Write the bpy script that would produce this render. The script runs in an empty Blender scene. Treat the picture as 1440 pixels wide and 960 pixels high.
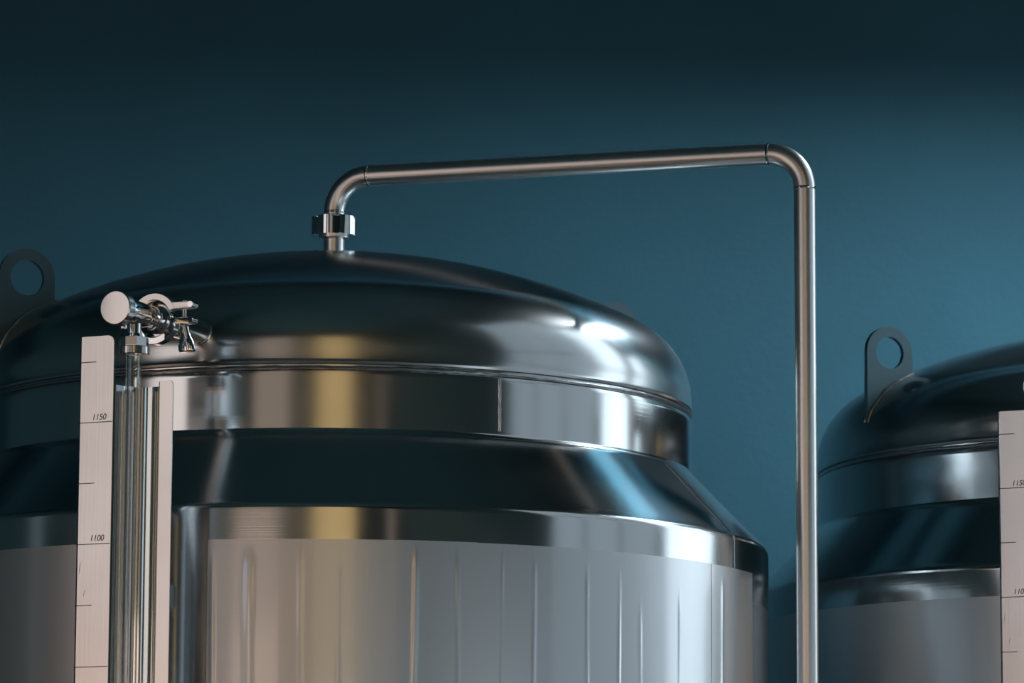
import bpy, bmesh, math, random
from mathutils import Vector, Matrix
random.seed(4)
SC = bpy.context.scene
COL = SC.collection
PI = math.pi
def rad(d): return math.radians(d)

# ------------------------------------------------------------------ camera
CAM_D, YAW, PITCH, ROLL = 8.2735, .0424, .1533, .0045
cd = bpy.data.cameras.new('camera'); cam = bpy.data.objects.new('camera', cd); COL.objects.link(cam)
cd.sensor_width = 36; cd.sensor_fit = 'HORIZONTAL'; cd.lens = 6000 / 1440 * 36
cd.clip_start = .05; cd.clip_end = 200
fwd = Vector((math.sin(YAW) * math.cos(PITCH), math.cos(YAW) * math.cos(PITCH), math.sin(PITCH)))
rgt = Vector((math.cos(YAW), -math.sin(YAW), 0)); upv = rgt.cross(fwd)
# photo content is rolled clockwise by ROLL, so the camera is rolled counter-clockwise
c_, s_ = math.cos(ROLL), math.sin(ROLL)
r2 = rgt * c_ + upv * s_; u2 = upv * c_ - rgt * s_
m = Matrix((r2, u2, -fwd)).transposed().to_4x4(); m.translation = Vector((0, -CAM_D, 1.6))
cam.matrix_world = m
cd.dof.use_dof = True; cd.dof.focus_distance = 7.9; cd.dof.aperture_fstop = 10
SC.camera = cam

# ------------------------------------------------------------------ sky, daylight, exposure
w = bpy.data.worlds.new('overcast_sky'); SC.world = w; w.use_nodes = True
bg = w.node_tree.nodes['Background']
bg.inputs[0].default_value = (.82, .92, 1.0, 1); bg.inputs[1].default_value = 2.5
SC.view_settings.view_transform = 'Standard'; SC.view_settings.look = 'None'
SC.view_settings.exposure = 0.0; SC.view_settings.gamma = 1.0; SC.view_settings.use_curve_mapping = False
SC.cycles.use_denoising = True
SC.cycles.max_bounces = 10; SC.cycles.glossy_bounces = 6; SC.cycles.transmission_bounces = 8
SC.cycles.sample_clamp_indirect = 6.0
SC.cycles.caustics_reflective = False; SC.cycles.caustics_refractive = False

# room (metres): tank axis at the origin, back wall at +Y, camera hall towards -Y
RX0, RX1, RY0, RY1, RZ = -5.5, 3.7, -12.0, 2.8, 9.5
W1 = (-.33, 1.45, .9, 6.0)     # clear window in the right wall: y0, y1, z0, z1
pl = bpy.data.lights.new('daylight_portal', 'AREA'); pl.shape = 'RECTANGLE'
pl.size = W1[3] - W1[2]; pl.size_y = W1[1] - W1[0]; pl.cycles.is_portal = True
po = bpy.data.objects.new('daylight_portal', pl); COL.objects.link(po)
po.location = (RX1 + .12, (W1[0] + W1[1]) / 2, (W1[2] + W1[3]) / 2); po.rotation_euler = (0, rad(90), 0)

# ------------------------------------------------------------------ materials
def newmat(name):
    mt = bpy.data.materials.new(name); mt.use_nodes = True
    return mt, mt.node_tree.nodes, mt.node_tree.links, mt.node_tree.nodes['Principled BSDF']

def steel(name, col, rough, brush=(3, 3, 420), bump=.05, aniso=.0, rvar=.06):
    mt, N, L, b = newmat(name)
    b.inputs['Metallic'].default_value = 1
    b.inputs['Base Color'].default_value = (*col, 1)
    tc = N.new('ShaderNodeTexCoord'); mp = N.new('ShaderNodeMapping'); mp.inputs['Scale'].default_value = brush
    L.new(tc.outputs['Object'], mp.inputs[0])
    nz = N.new('ShaderNodeTexNoise'); nz.inputs['Scale'].default_value = 1; nz.inputs['Detail'].default_value = 3
    L.new(mp.outputs[0], nz.inputs['Vector'])
    n2 = N.new('ShaderNodeTexNoise'); n2.inputs['Scale'].default_value = 5; n2.inputs['Detail'].default_value = 4
    L.new(tc.outputs['Object'], n2.inputs['Vector'])
    mr = N.new('ShaderNodeMapRange'); mr.inputs[1].default_value = .3; mr.inputs[2].default_value = .7
    mr.inputs[3].default_value = rough - rvar / 2; mr.inputs[4].default_value = rough + rvar / 2
    L.new(n2.outputs[0], mr.inputs[0]); L.new(mr.outputs[0], b.inputs['Roughness'])
    bp = N.new('ShaderNodeBump'); bp.inputs['Strength'].default_value = bump; bp.inputs['Distance'].default_value = .001
    L.new(nz.outputs[0], bp.inputs['Height']); L.new(bp.outputs[0], b.inputs['Normal'])
    if aniso:
        b.inputs['Anisotropic'].default_value = aniso
        tg = N.new('ShaderNodeTangent'); tg.direction_type = 'RADIAL'; tg.axis = 'Z'
        L.new(tg.outputs[0], b.inputs['Tangent'])
    return mt

def paint(name, col, rough, scale=2.5, var=.12, bump=.1, bscale=60, spec=.3):
    mt, N, L, b = newmat(name)
    tc = N.new('ShaderNodeTexCoord')
    nz = N.new('ShaderNodeTexNoise'); nz.inputs['Scale'].default_value = scale; nz.inputs['Detail'].default_value = 6
    L.new(tc.outputs['Object'], nz.inputs['Vector'])
    rp = N.new('ShaderNodeValToRGB'); e = rp.color_ramp.elements
    e[0].position = .3; e[1].position = .7
    e[0].color = (*[c * (1 - var) for c in col], 1); e[1].color = (*[min(1, c * (1 + var)) for c in col], 1)
    L.new(nz.outputs[0], rp.inputs[0]); L.new(rp.outputs[0], b.inputs['Base Color'])
    b.inputs['Roughness'].default_value = rough; b.inputs['Specular IOR Level'].default_value = spec
    n2 = N.new('ShaderNodeTexNoise'); n2.inputs['Scale'].default_value = bscale; n2.inputs['Detail'].default_value = 4
    L.new(tc.outputs['Object'], n2.inputs['Vector'])
    bp = N.new('ShaderNodeBump'); bp.inputs['Strength'].default_value = bump; bp.inputs['Distance'].default_value = .004
    L.new(n2.outputs[0], bp.inputs['Height']); L.new(bp.outputs[0], b.inputs['Normal'])
    return mt

def lit(name, col, strength):
    mt = bpy.data.materials.new(name); mt.use_nodes = True; N = mt.node_tree.nodes; N.clear()
    o = N.new('ShaderNodeOutputMaterial'); e = N.new('ShaderNodeEmission')
    e.inputs[0].default_value = (*col, 1); e.inputs[1].default_value = strength
    mt.node_tree.links.new(e.outputs[0], o.inputs[0]); return mt

M = {}
M['steel'] = steel('brushed_steel', (.66, .68, .69), .13, aniso=.5)
M['dome'] = steel('brushed_dome_steel', (.66, .68, .69), .19, aniso=.3)
M['pipe'] = steel('satin_tube_steel', (.76, .75, .74), .31, brush=(40, 40, 40), bump=.02)
M['mirror'] = steel('polished_fitting_steel', (.70, .71, .72), .06, brush=(60, 60, 60), bump=.01, rvar=.03)
M['sheet'] = steel('brushed_sheet_steel', (.62, .60, .59), .19, brush=(250, 250, 4), bump=.05, rvar=.05)
M['mill'] = steel('dull_mill_steel', (.13, .20, .23), .38, brush=(30, 30, 30), bump=.05)
M['bead'] = steel('weld_bead_steel', (.62, .62, .62), .22, brush=(90, 90, 260), bump=.5)
M['dark'] = paint('black_engraving', (.05, .045, .042), .7, bump=0)
M['rubber'] = paint('black_rubber_gasket', (.02, .02, .02), .5, bump=0)
M['wall'] = paint('teal_wall_paint', (.027, .110, .158), .75, scale=1.6, var=.10, bump=.25, bscale=45)
M['dark_wall'] = paint('dark_teal_wall_paint', (.055, .135, .155), .8)
M['ceiling'] = paint('dark_ceiling_paint', (.10, .24, .28), .9)
M['floor'] = paint('grey_epoxy_floor', (.12, .13, .14), .45, scale=1, var=.2, bump=.05)
M['frame'] = paint('black_window_frame', (.02, .025, .027), .5)
M['beam'] = paint('dark_steel_beam', (.016, .030, .036), .7)
M['ground'] = paint('asphalt_ground', (.06, .06, .06), .9)
M['lit_pink'] = lit('lit_blind_pale_pink', (1, .88, .84), 1.0)
M['lit_orange'] = lit('lit_blind_peach', (1, .70, .54), 1.5)
M['lit_gold'] = lit('lit_blind_amber', (1, .68, .30), .62)
M['lit_tan'] = lit('lit_blind_tan', (1, .78, .62), .30)
M['lit_peach'] = lit('lit_blind_peach_tan', (1, .74, .60), 1.5)
M['lit_sand'] = lit('lit_blind_sand', (1, .78, .58), 1.1)
M['fill_mist'] = lit('fill_panel_mist', (.80, .92, 1), 1.0)  # glow of the two added low panels
M['lit_dim'] = lit('lit_blind_dim_blue', (.66, .88, 1), .16)
M['fill_glow'] = lit('fill_light_lens', (.84, .94, 1), 320)  # glow of the added wall light
M['lit_blue'] = lit('lit_blind_cool', (.72, .86, 1), .90)
M['lit_grey'] = lit('lit_frosted_grey', (.72, .88, 1), .42)

# milky protective plastic film over steel
mt, N, L, b = newmat('milky_plastic_film')
b.inputs['Base Color'].default_value = (.66, .68, .70, 1)
b.inputs['Metallic'].default_value = .88; b.inputs['Roughness'].default_value = .33
b.inputs['Coat Weight'].default_value = .8; b.inputs['Coat Roughness'].default_value = .07; b.inputs['Coat IOR'].default_value = 1.7
tc = N.new('ShaderNodeTexCoord'); mp = N.new('ShaderNodeMapping'); mp.inputs['Scale'].default_value = (60, 60, 1.2)
L.new(tc.outputs['Object'], mp.inputs[0])
nz = N.new('ShaderNodeTexNoise'); nz.inputs['Scale'].default_value = 1; nz.inputs['Detail'].default_value = 3
L.new(mp.outputs[0], nz.inputs['Vector'])
bp = N.new('ShaderNodeBump'); bp.inputs['Strength'].default_value = .12; bp.inputs['Distance'].default_value = .001
L.new(nz.outputs[0], bp.inputs['Height']); L.new(bp.outputs[0], b.inputs['Coat Normal'])
M['film'] = mt
mt, N, L, b = newmat('clear_glass')
b.inputs['Base Color'].default_value = (.95, .98, .98, 1); b.inputs['Roughness'].default_value = .01
b.inputs['Transmission Weight'].default_value = 1; b.inputs['IOR'].default_value = 1.48
M['glass'] = mt
mt, N, L, b = newmat('thin_window_glass')
g = N.new('ShaderNodeBsdfTransparent'); g.inputs[0].default_value = (.93, .96, .97, 1)
gl = N.new('ShaderNodeBsdfGlossy'); gl.inputs['Roughness'].default_value = .02
mx = N.new('ShaderNodeMixShader'); mx.inputs[0].default_value = .06
L.new(g.outputs[0], mx.inputs[1]); L.new(gl.outputs[0], mx.inputs[2])
L.new(mx.outputs[0], N['Material Output'].inputs[0]); M['pane'] = mt

# ------------------------------------------------------------------ mesh helpers
def finish(bm, name, mat, parent=None, smooth=True, angle=32, wn=True):
    bmesh.ops.remove_doubles(bm, verts=bm.verts, dist=1e-6)
    bmesh.ops.recalc_face_normals(bm, faces=bm.faces)
    for f in bm.faces: f.smooth = smooth
    if smooth:
        for e in bm.edges:
            if len(e.link_faces) == 2 and e.calc_face_angle(0) > rad(angle): e.smooth = False
    me = bpy.data.meshes.new(name); bm.to_mesh(me); bm.free()
    me.materials.append(M[mat])
    o = bpy.data.objects.new(name, me); COL.objects.link(o)
    if parent: o.parent = parent
    if smooth and wn:
        md = o.modifiers.new('weighted_normals', 'WEIGHTED_NORMAL'); md.keep_sharp = True; md.weight = 50
    return o

def empty(name, loc=(0, 0, 0), rz=0, label=None, cat=None, group=None):
    o = bpy.data.objects.new(name, None); COL.objects.link(o); o.empty_display_size = .1
    o.location = loc; o.rotation_euler = (0, 0, rz)
    if label: o['label'] = label; o['category'] = cat
    if group: o['group'] = group
    return o

def frame_matrix(origin, axis):
    z = Vector(axis).normalized()
    x = Vector((0, 0, 1)).cross(z)
    x = Vector((1, 0, 0)) if x.length < 1e-4 else x.normalized()
    y = z.cross(x)
    mm = Matrix((x, y, z)).transposed().to_4x4(); mm.translation = Vector(origin); return mm

def lathe(prof, seg=64, mx=None, a0=0., a1=2 * PI, bm=None):
    """prof: (r, z) points; a = 0 faces -Y, growing towards +X."""
    bm = bm or bmesh.new()
    full = abs(a1 - a0 - 2 * PI) < 1e-6
    n = seg if full else seg + 1
    rows = []
    for r, z in prof:
        if r < 1e-7: rows.append([bm.verts.new((0, 0, z))])
        else: rows.append([bm.verts.new((r * math.sin(a0 + (a1 - a0) * k / seg), -r * math.cos(a0 + (a1 - a0) * k / seg), z)) for k in range(n)])
    vs = [v for r in rows for v in r]
    for A, B in zip(rows, rows[1:]):
        for k in range(seg):
            k2 = (k + 1) % n
            if len(A) == 1 and len(B) == 1: continue
            if len(A) == 1: bm.faces.new((A[0], B[k], B[k2]))
            elif len(B) == 1: bm.faces.new((A[k], A[k2], B[0]))
            else: bm.faces.new((A[k], A[k2], B[k2], B[k]))
    if mx is not None: bmesh.ops.transform(bm, matrix=mx, verts=vs)
    return bm

def box(bm, lo, hi, mx=None, bev=0):
    vs = bmesh.ops.create_cube(bm, size=1)['verts']
    S = Matrix.Diagonal((hi[0] - lo[0], hi[1] - lo[1], hi[2] - lo[2], 1))
    T = Matrix.Translation([(a + c) / 2 for a, c in zip(lo, hi)])
    bmesh.ops.transform(bm, matrix=T @ S, verts=vs)
    if bev:
        es = list({e for v in vs for e in v.link_edges})
        vs = list({v for f in bmesh.ops.bevel(bm, geom=es, offset=bev, segments=2, affect='EDGES', profile=.5)['faces'] for v in f.verts} | {v for v in vs if v.is_valid})
    if mx is not None: bmesh.ops.transform(bm, matrix=mx, verts=vs)
    return bm

def sweep(path, r, seg=28, bm=None, cap=True):
    bm = bm or bmesh.new(); P = [Vector(p) for p in path]; rings = []
    t0 = (P[1] - P[0]).normalized(); nrm = t0.orthogonal().normalized()
    for i, p in enumerate(P):
        t = (P[min(i + 1, len(P) - 1)] - P[max(i - 1, 0)]).normalized()
        nrm = (nrm - t * nrm.dot(t)).normalized(); bi = t.cross(nrm)
        rr = r[i] if isinstance(r, (list, tuple)) else r
        rings.append([bm.verts.new(p + (nrm * math.cos(2 * PI * k / seg) + bi * math.sin(2 * PI * k / seg)) * rr) for k in range(seg)])
    for A, B in zip(rings, rings[1:]):
        for k in range(seg): bm.faces.new((A[k], A[(k + 1) % seg], B[(k + 1) % seg], B[k]))
    if cap: bm.faces.new(rings[0][::-1]); bm.faces.new(rings[-1])
    return bm

def prism(bm, pts, z0, z1, mx=None, bev=0):
    a = [bm.verts.new((x, y, z0)) for x, y in pts]; c = [bm.verts.new((x, y, z1)) for x, y in pts]
    n = len(pts); fs = [bm.faces.new(a[::-1]), bm.faces.new(c)]
    for k in range(n): fs.append(bm.faces.new((a[k], a[(k + 1) % n], c[(k + 1) % n], c[k])))
    vs = a + c
    if bev:
        es = list(fs[0].edges) + list(fs[1].edges)
        r_ = bmesh.ops.bevel(bm, geom=es, offset=bev, segments=2, affect='EDGES', profile=.5)
        vs = list({v for f in bm.faces for v in f.verts}) if len(bm.faces) < 4000 else vs
    if mx is not None: bmesh.ops.transform(bm, matrix=mx, verts=[v for v in vs if v.is_valid])
    return bm

def ring_bead(R, z, rr, seg=256, wob=.0006):
    """a slightly uneven weld bead running round a tank"""
    bm = bmesh.new(); rows = []
    for k in range(seg):
        a = 2 * PI * k / seg; q = rr * (1 + random.uniform(-.12, .12)); dz = random.uniform(-wob, wob)
        rows.append([bm.verts.new(((R + q * math.cos(t)) * math.sin(a), -(R + q * math.cos(t)) * math.cos(a), z + dz + q * math.sin(t))) for t in [2 * PI * j / 8 for j in range(8)]])
    for k in range(seg):
        A, B = rows[k], rows[(k + 1) % seg]
        for j in range(8): bm.faces.new((A[j], A[(j + 1) % 8], B[(j + 1) % 8], B[j]))
    return bm

def struct(o): o['kind'] = 'structure'; return o
def boxes(name, mat, lst, parent=None):
    bm = bmesh.new()
    for lo, hi in lst: box(bm, lo, hi)
    o = finish(bm, name, mat, parent, smooth=False)
    return o if parent else struct(o)

# ------------------------------------------------------------------ the hall
T = .25
boxes('floor', 'floor', [((RX0 - T, RY0 - T, -.2), (RX1 + T, RY1 + T, 0))])
boxes('ceiling', 'ceiling', [((RX0 - T, RY0 - T, RZ), (RX1 + T, RY1 + T, RZ + .2))])
boxes('wall_back', 'wall', [((RX0 - T, RY1, 0), (RX1 + T, RY1 + T, RZ))])
boxes('wall_front', 'dark_wall', [((RX0 - T, RY0 - T, 0), (RX1 + T, RY0, RZ))])
boxes('wall_left', 'dark_wall', [((RX0 - T, RY0, 0), (RX0, RY1, RZ))])
boxes('wall_right', 'dark_wall', [((RX1, RY0, 0), (RX1 + T, W1[0], RZ)), ((RX1, W1[1], 0), (RX1 + T, RY1, RZ)),
                                  ((RX1, W1[0], 0), (RX1 + T, W1[1], W1[2])), ((RX1, W1[0], W1[3]), (RX1 + T, W1[1], RZ))])
tr = boxes('trim_1', 'wall', [((-5.2, -.22, 4.725), (5.2, 0, 5.3))]); tr.location = (1.8, 1.72, 0); tr.rotation_euler = (0, 0, rad(-1.5))
tr.data.transform(Matrix.Translation((-1.8, 0, 0)))
g_ = boxes('outdoor_ground', 'ground', [((RX1 + T, -40, -.4), (60, 40, -.2))])

def window(name, axis, at, a0, a1, z0, z1, cols, rows, mats, inward, depth=.06, fw=.05, split=None):
    """frame bars and panes on a wall; axis 'X' = wall at x = at, spanning y; 'Y' = wall at y = at, spanning x"""
    def bb(p0, p1, q0, q1, d0, d1):
        lo, hi = sorted((at + inward * d0, at + inward * d1))
        return ((lo, p0, q0), (hi, p1, q1)) if axis == 'X' else ((p0, lo, q0), (p1, hi, q1))
    root = boxes(name, 'frame', [bb(a0, a1, z0, z0 + fw, 0, depth), bb(a0, a1, z1 - fw, z1, 0, depth),
                                 bb(a0, a0 + fw, z0 + fw, z1 - fw, 0, depth), bb(a1 - fw, a1, z0 + fw, z1 - fw, 0, depth)])
    cw = (a1 - a0 - 2 * fw) / cols; rh = (z1 - z0 - 2 * fw) / rows
    for i in range(1, cols): boxes('mullion', 'frame', [bb(a0 + fw + i * cw - .02, a0 + fw + i * cw + .02, z0 + fw, z1 - fw, .005, depth - .008)], root)
    zs = [z0 + fw + j * rh for j in range(rows + 1)]
    if split: zs = [z0 + fw, split, z1 - fw]
    for j in range(1, rows): boxes('transom', 'frame', [bb(a0 + fw, a1 - fw, zs[j] - .02, zs[j] + .02, .005, depth - .012)], root)
    for i in range(cols):
        for j in range(rows):
            boxes('pane', mats[j] if isinstance(mats, list) else mats,
                  [bb(a0 + fw + i * cw, a0 + fw + (i + 1) * cw, zs[j], zs[j + 1], .012, .018)], root)
    return root
window('window_1', 'X', RX1 + .14, W1[0], W1[1], W1[2], W1[3], 1, 2, 'pane', -1)
window('window_2', 'X', RX1, -2.85, -.46, .9, 7.0, 3, 2, 'lit_grey', -1)
window('window_3', 'X', RX0, -7.35, -3.7, .3, 5.0, 1, 2, ['lit_orange', 'lit_pink'], 1, fw=.03, split=2.5)
window('window_8', 'X', RX0, -1.75, -1.30, .6, 4.0, 1, 1, 'lit_dim', 1)
boxes('added_pillar', 'beam', [((-3.15, -4.02, 0), (-2.85, -3.68, RZ))])  # unseen pillar, added to put a dark band into the steel's reflections
window('window_4', 'X', RX0, -9.1, -7.4, .3, 6.4, 1, 2, ['lit_orange', 'lit_blue'], 1, split=2.8)
window('window_5', 'Y', RY0, -5.3, -2.6, .3, 8.6, 2, 2, ['lit_peach', 'lit_tan'], 1, split=3.3)
window('window_6', 'Y', RY0, -.95, 1.25, .3, 8.6, 1, 2, ['lit_sand', 'lit_gold'], 1, split=3.0)
window('window_7', 'Y', RY0, 2.9, 3.3, 2.9, 7.0, 1, 1, 'lit_tan', 1)
window('fill_panel_1', 'Y', RY0, 1.45, 3.5, .3, 2.7, 2, 1, 'fill_mist', 1)  # added glowing panel, no known window; lifts the tone of the film
window('fill_panel_2', 'X', RX1, -8.4, -3.1, .3, 2.4, 3, 1, 'fill_mist', -1)  # another glowing panel added only to brighten the film

# ------------------------------------------------------------------ tank
R1, RJ = .7018, .85
Z1, Z2, Z3, Z4 = 2.7213, 2.6094, 2.4633, 2.3955
RC, RK, ZD = 1.40, .16, 2.7513
DA = math.asin((R1 - RK) / (RC - RK)); ZCC = ZD - (RC - RK) * math.cos(DA)
def dome_z(r):
    if r < RC * math.sin(DA): return ZCC + math.sqrt(RC * RC - r * r)
    return ZD + math.sqrt(max(0, RK * RK - (r - (R1 - RK)) ** 2))
APEX = ZCC + RC
GAZ = rad(-27)
GD = Vector((math.sin(GAZ), -math.cos(GAZ), 0)); GE = Vector((math.cos(GAZ), math.sin(GAZ), 0))
GP0 = Vector((-.239, -.647, 2.789))

def build_tank(label):
    t = empty('brewing_tank', (0, 0, 0), 0, label, 'tank', 'brewing tanks in the hall')
    # outer jacket
    finish(lathe([(0, .38), (.25, .40), (.55, .46), (.78, .56), (RJ - .01, .605), (RJ, .62), (RJ, 1.4), (RJ, 2.1), (RJ, Z4), (RJ, Z3 - .018), (RJ, Z3 - .015), (RJ, Z3 - .012), (RJ - .0012, Z3 - .007), (RJ - .0035, Z3 - .003), (RJ - .008, Z3 + .001)], 256), 'jacket', 'steel', t)
    finish(lathe([(RJ - .008, Z3 + .001), (RJ - .012, Z3 + .005), (RJ - .014, Z3 + .007), (R1 + .010, Z2 - .011), (R1 + .007, Z2 - .008), (R1 + .002, Z2 - .0035), (R1, Z2 + .002)], 256), 'shoulder_cone', 'steel', t)
    sh = finish(lathe([(R1, Z2 + .002), (R1, Z2 + .004), (R1, Z2 + .006), (R1, Z1 - .016), (R1, Z1 - .012), (R1 - .001, Z1 - .006), (R1 - .005, Z1 - .0035), (R1 - .005, Z1 + .002)], 256), 'upper_shell', 'steel', t)
    prof = [(R1 - .005, Z1 + .002), (R1 - .005, Z1 + .0055), (R1 + .0015, Z1 + .007), (R1 + .0028, Z1 + .011), (R1 + .001, Z1 + .016), (R1, ZD)]
    n = 22
    for k in range(1, n + 1):
        a = (PI / 2 - DA) * k / n; prof.append((R1 - RK + RK * math.cos(a), ZD + RK * math.sin(a)))
    for k in range(1, 33):
        a = DA * (1 - k / 32); prof.append((RC * math.sin(a), ZCC + RC * math.cos(a)))
    finish(lathe(prof, 256), 'dome', 'dome', t)
    finish(ring_bead(R1 - .0022, Z1, .0032), 'weld_seam', 'bead', t)
    # vertical seam of the upper shell
    a = rad(25.5); pth = []
    for k in range(13):
        z = Z2 + .008 + (Z1 - .008 - Z2 - .008) * k / 12
        pth.append(((R1 - .0005) * math.sin(a + random.uniform(-.0006, .0006)), -(R1 - .0005) * math.cos(a), z))
    finish(sweep(pth, [.0026 * random.uniform(.8, 1.2) for _ in pth], 8), 'vertical_weld', 'bead', sh)
    # seam of shoulder and jacket
    a = rad(62)
    finish(sweep([((r - .0008) * math.sin(a), -(r - .0008) * math.cos(a), z) for r, z in ((R1 + .006, Z2 - .006), (.78, (Z2 + Z3) / 2 - .005), (RJ - .010, Z3 + .003), (RJ + .0002, Z3 - .008), (RJ + .0002, Z4 - .3))], .0018, 8), 'seam_weld', 'bead', t)
    # protective film sheets on the jacket
    wr = [(10.0, .26, .0019, 2.385), (15.2, .20, .0010, 2.375), (24.9, .22, .0016, 2.372), (20.7, .14, .0008, 2.385), (32.5, .22, .0014, 2.368), (37.3, .20, .0013, 2.366), (40.9, .22, .0009, 2.30), (-9.5, .5, .0016, 2.385), (-13.9, .25, .0012, 2.385), (58, .3, .0013, 2.372), (-3.5, .3, .0005, 2.38), (1, .25, .0004, 2.37), (48, .25, .0006, 2.34)]
    def film(a0, a1, off, zt):
        nc = max(24, int((a1 - a0) / (.09 if a1 - a0 < 60 else .5))); nr = 46
        bm = bmesh.new(); rows = []
        for j in range(nr + 1):
            f = j / nr; z = zt - (zt - .66) * f ** 1.6
            row = []
            for i in range(nc + 1):
                a = a0 + (a1 - a0) * i / nc; r = RJ + off
                for (c, wd, h, z0) in wr:
                    if abs(a - c) < 3:
                        env = max(0., min(1., (z0 - z) / .035)) * (.75 + .25 * math.sin(z * 21 + c))
                        cc = c + .10 * math.sin(z * 9 + c * 3)
                        r += h * env * math.exp(-((a - cc) / (1.15 * wd)) ** 2)
                row.append(bm.verts.new((r * math.sin(rad(a)), -r * math.cos(rad(a)), z)))
            rows.append(row)
        # turned-in border gives the sheet an edge
        def rim(lst, rr=RJ - .001):
            return [bm.verts.new((rr * v.co.x / math.hypot(v.co.x, v.co.y), rr * v.co.y / math.hypot(v.co.x, v.co.y), v.co.z)) for v in lst]
        for A, B in zip(rows, rows[1:]):
            for i in range(nc): bm.faces.new((A[i], A[i + 1], B[i + 1], B[i]))
        for lst in (rows[0], rows[-1], [r[0] for r in rows], [r[-1] for r in rows]):
            q = rim(lst)
            for i in range(len(lst) - 1): bm.faces.new((lst[i], lst[i + 1], q[i + 1], q[i]))
        return finish(bm, 'plastic_film', 'film', t, angle=60, wn=False)
    film(-14.6, 8.4, .0016, Z4); film(7.9, 17.6, .0024, Z4 + .0004); film(17.3, 55.4, .0016, Z4); film(55.1, 68.2, .0022, Z4 - .0003)
    film(-165, -25, .0018, Z4)
    # lifting lugs
    for az in (-66, 116.5):
        a = rad(az); hr, hw, zc = .638, .0555, 2.951
        pts = []
        for k in range(25):
            q = PI * k / 24; pts.append((hr - hw * math.cos(q), zc + hw * math.sin(q)))
        hole = [(hr + .034 * math.cos(2 * PI * k / 40), zc + .034 * math.sin(2 * PI * k / 40)) for k in range(40)]
        low = [(hr + hw, dome_z(hr + hw) - .004), (hr + .02, dome_z(hr + .02) - .006), (hr - .02, dome_z(hr - .02) - .006), (hr - hw, dome_z(hr - hw) - .006)]
        outer = pts + low
        bm = bmesh.new(); th = .006
        loops = []
        for s in (-th, th):
            vo = [bm.verts.new((x, s, z)) for x, z in outer]; vh = [bm.verts.new((x, s, z)) for x, z in hole]
            eo = [bm.edges.new((vo[k], vo[(k + 1) % len(vo)])) for k in range(len(vo))]
            eh = [bm.edges.new((vh[k], vh[(k + 1) % len(vh)])) for k in range(len(vh))]
            bmesh.ops.triangle_fill(bm, edges=eo + eh, use_beauty=True)
            loops.append((vo, vh))
        for k in (0, 1):
            A, B = loops[0][k], loops[1][k]
            for i in range(len(A)): bm.faces.new((A[i], A[(i + 1) % len(A)], B[(i + 1) % len(A)], B[i])).material_index = 1
        bmesh.ops.transform(bm, matrix=Matrix.Rotation(a - PI / 2, 4, 'Z'), verts=bm.verts)
        lug = finish(bm, 'lifting_lug', 'mill', t); lug.data.materials.append(M['mirror'])
        u = Vector((math.sin(a), -math.cos(a), 0)); nn = Vector((math.cos(a), math.sin(a), 0))
        for s in (-1, 1):
            pth = [u * r + nn * s * (th + .001) + Vector((0, 0, dome_z(r) + .001)) for r in [hr - hw - .003 + (2 * hw + .004) * k / 14 for k in range(15)]]
            finish(sweep(pth, [.0035 * random.uniform(.7, 1.35) for _ in pth], 8), 'lug_weld', 'bead', lug)
    # side nozzle with clamp ferrule
    mx = frame_matrix(GP0 - GD * .06, GD)
    finish(lathe([(.0, .0), (.022, .0), (.022, .205), (.023, .212), (.031, .217), (.031, .2225), (.018, .2225), (.018, .19), (0, .19)], 40, mx), 'side_nozzle', 'mirror', t)
    pth = []
    for k in range(41):
        th = 2 * PI * k / 40; base = GP0 + GE * .0225 * math.cos(th) + Vector((0, 0, .0225 * math.sin(th)))
        rd = R1 - RK + math.sqrt(RK * RK - (base.z - ZD) ** 2) if base.z > ZD else R1
        bq = base.x * GD.x + base.y * GD.y; cq = base.x ** 2 + base.y ** 2 - rd * rd
        pth.append(base + GD * (-bq + math.sqrt(bq * bq - cq)))
    finish(sweep(pth, .0028, 8), 'nozzle_weld', 'bead', t)
    # legs
    for k in range(4):
        a = rad(45 + 90 * k); x, y = .66 * math.sin(a), -.66 * math.cos(a)
        lg = finish(lathe([(0, .02), (.045, .02), (.045, .53), (0, .53)], 24, Matrix.Translation((x, y, 0))), 'leg', 'pipe', t)
        finish(lathe([(0, 0), (.07, 0), (.07, .014), (.03, .022), (0, .022)], 24, Matrix.Translation((x, y, 0))), 'foot', 'mirror', lg)
    return t

def top_nozzle(t):
    finish(lathe([(.0170, APEX - .02), (.0205, APEX - .02), (.0205, 3.078), (.030, 3.080), (.030, 3.0925), (.0170, 3.0925), (.0170, APEX - .02)], 40), 'top_nozzle', 'pipe', t)
    finish(lathe([(.0200, APEX + .006), (.0235, APEX + .004), (.0265, APEX - .001), (.0270, APEX - .006), (.0200, APEX - .008)], 40), 'nozzle_weld', 'bead', t)

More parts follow.
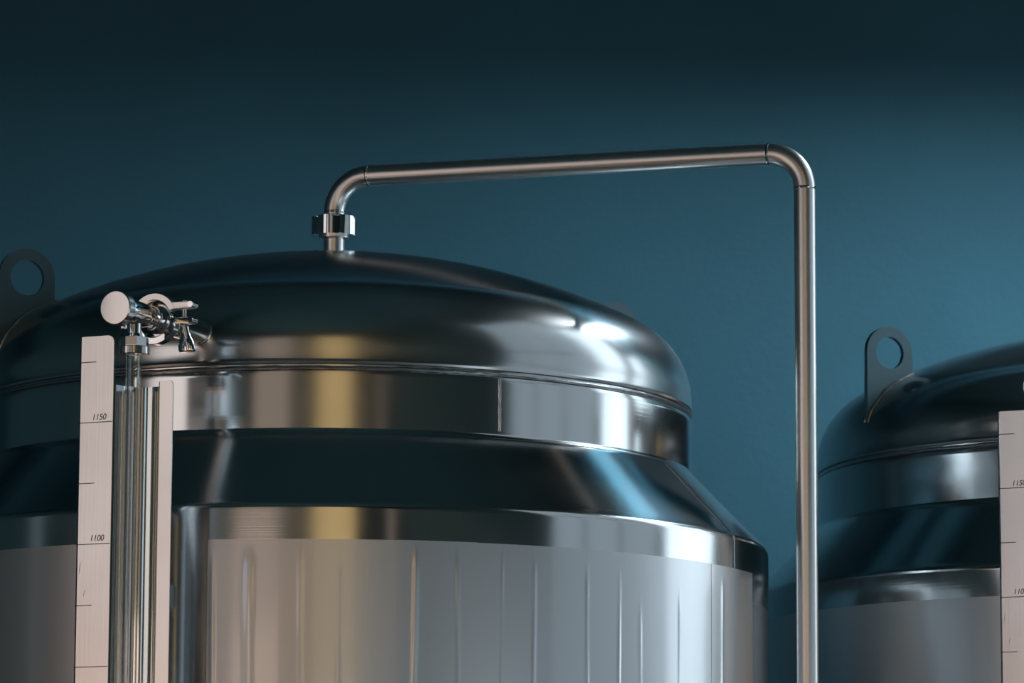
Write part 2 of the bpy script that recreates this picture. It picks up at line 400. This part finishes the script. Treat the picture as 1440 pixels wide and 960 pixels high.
def build_gauge(label):
    g = empty('level_gauge', tuple((GP0 + GD * .2415) * Vector((1, 1, 0))), 0, label, 'level gauge', 'sight level gauges on the tanks')
    O = Vector((g.location.x, g.location.y, 0)); inv = Matrix.Translation(-O)
    def fin(bm, name, mat, parent=g, **k):
        bmesh.ops.transform(bm, matrix=inv, verts=bm.verts)
        return finish(bm, name, mat, parent, **k)
    mx = frame_matrix(GP0, GD)
    # angle body along the nozzle axis
    body = fin(lathe([(0, .1635), (.031, .1635), (.031, .169), (.023, .174), (.0185, .182), (.0180, .196), (.0205, .206), (.0225, .220), (.0225, .262), (.0215, .276), (.0205, .290), (0, .290)], 48, mx), 'angle_body', 'mirror')
    cap = fin(lathe([(0, .2885), (.0285, .2885), (.0300, .290), (.0300, .3085), (.0290, .3100), (.0280, .3104), (0, .3104)], 64, mx), 'end_cap', 'sheet', body)
    cz = GP0 + GD * .2415
    mz = Matrix.Translation((cz.x, cz.y, 0))
    stem = fin(lathe([(0, 2.785), (.0140, 2.785), (.0125, 2.772), (.0125, 2.752), (.0160, 2.751), (.0160, 2.745), (0, 2.745)], 40, mz), 'stem', 'mirror')
    col = bmesh.new()
    pts = [(.0262 * math.cos(2 * PI * (k + .3) / 8), .0262 * math.sin(2 * PI * (k + .3) / 8)) for k in range(8)]
    prism(col, pts, 2.7285, 2.7455, None, .0012); bmesh.ops.transform(col, matrix=mz, verts=col.verts)
    lathe([(.0150, 2.752), (.0215, 2.751), (.0235, 2.7452), (.0150, 2.7452)], 40, mz, bm=col)
    fin(col, 'gland_nut', 'mirror', stem)
    fin(lathe([(.0120, 2.7285), (.0272, 2.7285), (.0280, 2.7275), (.0280, 2.7155), (.0272, 2.7145), (.0130, 2.7145), (.0120, 2.7285)], 56, mz), 'gland_collar', 'sheet', stem)
    # little bleed screw under the body
    q = GP0 + GD * .280
    fin(lathe([(0, -.034), (.0058, -.034), (.0066, -.032), (.0066, -.027), (.0036, -.026), (.0036, -.015), (0, -.015)], 20, Matrix.Translation(q)), 'bleed_screw', 'mirror', body)
    # clamp: local x = along GE (right), y = up, z = GD
    cm = Matrix((GE, Vector((0, 0, 1)), -GD)).transposed()
    cm = Matrix((GE, Vector((0, 0, 1)), GE.cross(Vector((0, 0, 1))))).transposed().to_4x4()
    cm.translation = GP0 + GD * .166
    def half(a0, a1, name):
        bm = bmesh.new(); n = 26; rows = []
        sec = [(.0318, -.0035), (.0345, -.0088), (.0450, -.0088), (.0462, -.0075), (.0462, .0075), (.0450, .0088), (.0345, .0088), (.0318, .0035)]
        for k in range(n + 1):
            a = a0 + (a1 - a0) * k / n
            rows.append([bm.verts.new((r * math.cos(a), r * math.sin(a), z)) for r, z in sec])
        for A, B in zip(rows, rows[1:]):
            for j in range(8): bm.faces.new((A[j], A[(j + 1) % 8], B[(j + 1) % 8], B[j]))
        bm.faces.new(rows[0]); bm.faces.new(rows[-1][::-1])
        return bm
    up = half(rad(22), rad(176), 'u'); box(up, (.032, .0145, -.0085), (.0720, .0280, .0085), None, .0015)
    bmesh.ops.transform(up, matrix=cm, verts=up.verts); cu = fin(up, 'clamp_half', 'sheet')
    lo = half(rad(-176), rad(-8), 'l'); box(lo, (.034, -.0125, -.0085), (.0720, .0000, .0085), None, .0015)
    bmesh.ops.transform(lo, matrix=cm, verts=lo.verts); cl = fin(lo, 'clamp_half', 'mirror')
    hb = lathe([(0, -.010), (.006, -.010), (.0066, -.009), (.0066, .009), (.006, .010), (0, .010)], 20, cm @ Matrix.Translation((-.0475, 0, 0)))
    fin(hb, 'hinge_pin', 'mirror', cu)
    for yy in (.0215, -.006):
        fin(lathe([(0, -.0105), (.0055, -.0105), (.0058, -.0100), (.0058, .0100), (.0055, .0105), (0, .0105)], 18, cm @ Matrix.Translation((.0745, yy, 0))), 'bolt_pin', 'mirror', cu if yy > 0 else cl)
    bx = .0575
    byy = Matrix.Rotation(-PI / 2, 4, 'X')
    fin(sweep([cm @ Vector((bx, .030, 0)), cm @ Vector((bx, -.022, 0))], .0042, 16), 'clamp_bolt', 'mirror', cl)
    # wing nut hanging under the lower ear: neck flaring into two wings
    wn = bmesh.new(); rows = []
    for (yy, wx, wz) in ((-.0125, .0075, .0075), (-.017, .0085, .0082), (-.024, .0085, .0075), (-.032, .0100, .0068), (-.042, .0135, .0075), (-.052, .0165, .0085), (-.059, .0168, .0085), (-.0625, .0145, .0065)):
        rows.append([wn.verts.new((bx + .0015 * (-yy - .011) / .01 + wx * math.cos(2 * PI * k / 20), yy, wz * math.sin(2 * PI * k / 20))) for k in range(20)])
    for A, B in zip(rows, rows[1:]):
        for k in range(20): wn.faces.new((A[k], A[(k + 1) % 20], B[(k + 1) % 20], B[k]))
    wn.faces.new(rows[0]); wn.faces.new(rows[-1][::-1])
    bmesh.ops.transform(wn, matrix=cm, verts=wn.verts); wing = fin(wn, 'wing_nut', 'mirror', cl)
    # glass
    gl = lathe([(.0132, 1.02), (.0132, 2.7275), (.0092, 2.7275), (.0092, 1.02), (.0132, 1.02)], 40, mz)
    fin(gl, 'glass_tube', 'glass')
    # sheet metal guard: local u (right), w (towards the hall), z
    G0 = O + GD * .020
    gm = Matrix((GE, GD, Vector((0, 0, 1)))).transposed().to_4x4(); gm.translation = G0
    ZB = 1.06; th = .0028
    def strip(poly, z0, z1):
        """bent sheet of thickness th following poly (u, w); front face on the left of travel"""
        bm = bmesh.new(); n = len(poly); off = []
        for k, (u, wv) in enumerate(poly):
            p0 = poly[max(k - 1, 0)]; p1 = poly[min(k + 1, n - 1)]
            tx, ty = p1[0] - p0[0], p1[1] - p0[1]; l = math.hypot(tx, ty)
            off.append((u + ty / l * th, wv - tx / l * th))
        A = [[bm.verts.new((u, wv, z)) for u, wv in poly] for z in (z0, z1)]; B = [[bm.verts.new((u, wv, z)) for u, wv in off] for z in (z0, z1)]
        for Q in (A, B):
            for k in range(n - 1): bm.faces.new((Q[0][k], Q[0][k + 1], Q[1][k + 1], Q[1][k]))
        for e in (0, 1):
            for k in range(n - 1): bm.faces.new((A[e][k], A[e][k + 1], B[e][k + 1], B[e][k]))
        for k in (0, n - 1): bm.faces.new((A[0][k], A[1][k], B[1][k], B[0][k]))
        return bm
    U0, U1, U2, U3 = -.0995, -.0285, .0646, .0905
    # channel
    ch = [(U1, 0), (U1 + .002, -.0012), (U1 + .0045, -.005), (U1 + .010, -.022), (U1 + .018, -.040)]
    cxm = (U1 + U2) / 2
    ch += [(cxm + .0300 * math.cos(q), -.040 - .013 * math.sin(q)) for q in [PI - PI * k / 12 for k in range(1, 12)]]
    ch += [(U2 - .018, -.040), (U2 - .010, -.022), (U2 - .0045, -.005), (U2 - .002, -.0012), (U2, 0)]
    bm = strip(ch, ZB, 2.6615); bmesh.ops.transform(bm, matrix=gm, verts=bm.verts)
    guard = fin(bm, 'guard_channel', 'mirror', angle=40)
    # graduated left flange with rounded top corner and folded outer edge
    def flange(u0, u1, zt, rl, rr, fold):
        pts = [(u0, ZB), (u1, ZB)]
        for k in range(9):
            q = PI / 2 * k / 8; pts.append((u1 - rr + rr * math.cos(q), zt - rr + rr * math.sin(q)))
        for k in range(9):
            q = PI / 2 + PI / 2 * k / 8; pts.append((u0 + rl + rl * math.cos(q), zt - rl + rl * math.sin(q)))
        b2 = bmesh.new(); prism(b2, pts, -th, 0, None, .0006)
        bmesh.ops.transform(b2, matrix=Matrix(((1, 0, 0, 0), (0, 0, 1, 0), (0, 1, 0, 0), (0, 0, 0, 1))), verts=b2.verts)
        for (f0, f1, zz) in fold:
            ps = strip([(f0, -.010), (f0 + (f1 - f0) * .12, -.0045), (f0 + (f1 - f0) * .45, -.0012), (f1, 0)], ZB, zz)
            me_ = bpy.data.meshes.new('tmp'); ps.to_mesh(me_); ps.free(); b2.from_mesh(me_); bpy.data.meshes.remove(me_)
        bmesh.ops.transform(b2, matrix=gm, verts=b2.verts); return b2
    plate = fin(flange(U0 + .006, U1, 2.7492, .0006, .0110, [(U0, U0 + .0062, 2.7488)]), 'scale_plate', 'sheet', angle=40)
    fin(flange(U2, U3, 2.6630, .0006, .0070, []), 'side_flange', 'sheet', angle=40)
    # graduations
    for k, zz in enumerate([2.7037 - .1069 * i for i in range(15)]):
        short = k % 2 == 0
        bm = bmesh.new(); box(bm, (U0 + .002, -.0004, zz - .0007), (U0 + (.036 if short else .0700), .00025, zz + .0007), gm)
        fin(bm, 'graduation_mark', 'dark', plate, smooth=False)
    for txt, zz in (('1150', 2.6010), ('1100', 2.3884)):
        cu_ = bpy.data.curves.new('numerals', 'FONT'); cu_.body = txt; cu_.size = .0150; cu_.shear = .18; cu_.space_character = .95
        to = bpy.data.objects.new('numerals', cu_); COL.objects.link(to)
        me = bpy.data.meshes.new_from_object(to); bpy.data.objects.remove(to)
        b3 = bmesh.new(); b3.from_mesh(me); bpy.data.meshes.remove(me)
        bmesh.ops.transform(b3, matrix=gm @ Matrix.Translation((U0 + .0290, .0003, zz)) @ Matrix.Rotation(PI / 2, 4, 'X'), verts=b3.verts)
        bmesh.ops.transform(b3, matrix=inv, verts=b3.verts)
        me = bpy.data.meshes.new('numerals'); b3.to_mesh(me); b3.free(); me.materials.append(M['dark'])
        o = bpy.data.objects.new('numerals', me); COL.objects.link(o); o.parent = plate
    # pencil-like scratches on the plate
    for (u, z0, z1) in ((-.0965, 2.388, 2.397), (-.090, 2.330, 2.352), (-.0965, 2.225, 2.262), (-.080, 2.292, 2.304)):
        fin(sweep([gm @ Vector((u, .0001, z0)), gm @ Vector((u + .001, .0001, (z0 + z1) / 2 + .001)), gm @ Vector((u + .003, .0001, z1))], [.0002, .0004, .0002], 6), 'scratch', 'dark', plate)
    # stand-off brackets down the back and lower fitting
    for zz in (2.30, 1.30):
        bm = bmesh.new(); box(bm, (cxm - .015, -.102, zz - .02), (cxm + .015, -.0545, zz + .02), gm, .001); fin(bm, 'bracket', 'sheet')
    lf = lathe([(0, .96), (.020, .96), (.024, .97), (.024, 1.03), (.018, 1.045), (.0132, 1.045)], 40, mz)
    fin(lf, 'lower_fitting', 'mirror')
    fin(lathe([(0, 0), (.016, 0), (.016, .085), (0, .085)], 32, frame_matrix(Vector((cz.x, cz.y, .99)) - GD * .085, GD)), 'lower_nozzle', 'mirror')
    return g

def copy_tree(o, parent=None, off=None):
    c = o.copy(); COL.objects.link(c); c.parent = parent
    if off is not None: c.location = o.location + Vector(off)
    for ch in list(o.children): copy_tree(ch, c)
    return c

TANK2 = (1.7513, .8263, 0)
tank = build_tank('stainless steel tank with a bent steel pipe rising from its dome')
tank_b = copy_tree(tank, None, TANK2)
tank_b['label'] = 'stainless steel tank standing partly behind the vertical run of the bent pipe'
top_nozzle(tank)
gauge = build_gauge('level gauge with clamp and scale plate on the tank carrying the bent pipe')
gauge_b = copy_tree(gauge, None, TANK2)
gauge_b['label'] = 'level gauge with scale plate on the tank behind the vertical pipe'

# ------------------------------------------------------------------ bent pipe
PR = .0205; PZ = 3.2024; BR = .070
hd = Vector((.9436, -.331, 0)).normalized(); LEN = .948
pipe = empty('vent_pipe', (hd.x * LEN, hd.y * LEN, 0), 0, 'bent steel pipe running from the dome across and straight down', 'pipe')
PO = Vector((hd.x * LEN, hd.y * LEN, 0)); pinv = Matrix.Translation(-PO)
def pf(bm, name, mat, parent=pipe, **k):
    bmesh.ops.transform(bm, matrix=pinv, verts=bm.verts); return finish(bm, name, mat, parent, **k)
def arc(c, a, b_, n=18):
    return [Vector(c) + a * math.cos(PI / 2 * k / n) + b_ * math.sin(PI / 2 * k / n) for k in range(n + 1)]
zu = Vector((0, 0, 1))
pf(lathe([(.0170, 3.0930), (.0290, 3.0930), (.0290, 3.100), (PR, 3.112), (PR, PZ - BR), (.0170, PZ - BR), (.0170, 3.0930)], 40), 'liner', 'pipe')
c1 = hd * BR + zu * (PZ - BR)
pf(sweep(arc(c1, -hd * BR, zu * BR), PR, 36), 'elbow', 'pipe')
pf(sweep([hd * BR + zu * PZ, hd * (BR + .3) + zu * PZ, hd * (LEN - BR) + zu * PZ], PR, 36), 'horizontal_tube', 'pipe')
c2 = hd * (LEN - BR) + zu * (PZ - BR)
pf(sweep(arc(c2, zu * BR, hd * BR), PR, 36), 'elbow', 'pipe')
pf(sweep([hd * LEN + zu * (PZ - BR), hd * LEN + zu * 2, hd * LEN + zu * .02], PR, 36), 'downpipe', 'pipe')
pf(lathe([(0, 0), (.055, 0), (.055, .016), (.024, .020), (.0205, .03), (0, .03)], 40, Matrix.Translation(PO)), 'floor_flange', 'mirror')
for p, ax in ((zu * (PZ - BR), zu), (hd * BR + zu * PZ, hd), (hd * (LEN - BR) + zu * PZ, hd), (hd * LEN + zu * (PZ - BR), zu)):
    pf(lathe([(PR - .001, -.0030), (PR + .0008, -.0022), (PR + .0015, 0), (PR + .0008, .0022), (PR - .001, .0030)], 40, frame_matrix(p, ax)), 'weld_bead', 'mirror')
# slotted round union nut
bm = bmesh.new(); pts = []
NN = 6; off0 = rad(96)
for k in range(NN):
    a = off0 + 2 * PI * k / NN - PI / 2 - rad(90); hn = rad(8)
    for q in (-1, 1): pts.append((.0395 * math.cos(a + q * hn * .8), .0395 * math.sin(a + q * hn * .8)))
    for j in range(9):
        b_ = a + hn + (2 * PI / NN - 2 * hn) * j / 8; pts.append((.0452 * math.cos(b_), .0452 * math.sin(b_)))
prism(bm, pts, 3.0845, 3.1215, None, .0016)
nut = pf(bm, 'union_nut', 'mirror')
pf(lathe([(.0210, 3.1215), (.0300, 3.1215), (.0290, 3.1250), (.0210, 3.1270)], 40), 'nut_shoulder', 'mirror', nut)

# ------------------------------------------------------------------ unseen fill light, added to brighten the back wall
FL = Vector((2.9, .9, 5.2)); aim = (Vector((1.9, 2.8, 3.3)) - FL).normalized()
fl = empty('fill_light', (RX1, .9, 5.2), 0, 'unseen fill light added on a wall arm, aimed at the teal wall', 'fill_light')
fm = Matrix.Translation(-Vector((RX1, .9, 5.2))) @ frame_matrix(FL, aim)
def ff(bm, name, mat, **k):
    return finish(bm, name, mat, fl, **k)
bm = bmesh.new(); box(bm, (-.27, -.17, -.10), (.27, .17, -.012), fm, .012); ff(bm, 'housing', 'frame')
bm = bmesh.new()
for lo, hi in (((-.27, -.17, -.012), (-.25, .17, .02)), ((.25, -.17, -.012), (.27, .17, .02)), ((-.25, -.17, -.012), (.25, -.15, .02)), ((-.25, .15, -.012), (.25, .17, .02))): box(bm, lo, hi, fm)
ff(bm, 'bezel', 'frame', smooth=False)
bm = bmesh.new(); box(bm, (-.25, -.15, -.012), (.25, .15, -.004), fm); ff(bm, 'lens', 'fill_glow', smooth=False)
tl = Matrix.Translation(-Vector((RX1, .9, 5.2)))
ff(sweep([tl @ Vector((RX1, .9, 5.25)), tl @ Vector((3.2, .9, 5.28)), fm @ Vector((0, 0, -.09))], .02, 16), 'arm', 'frame')
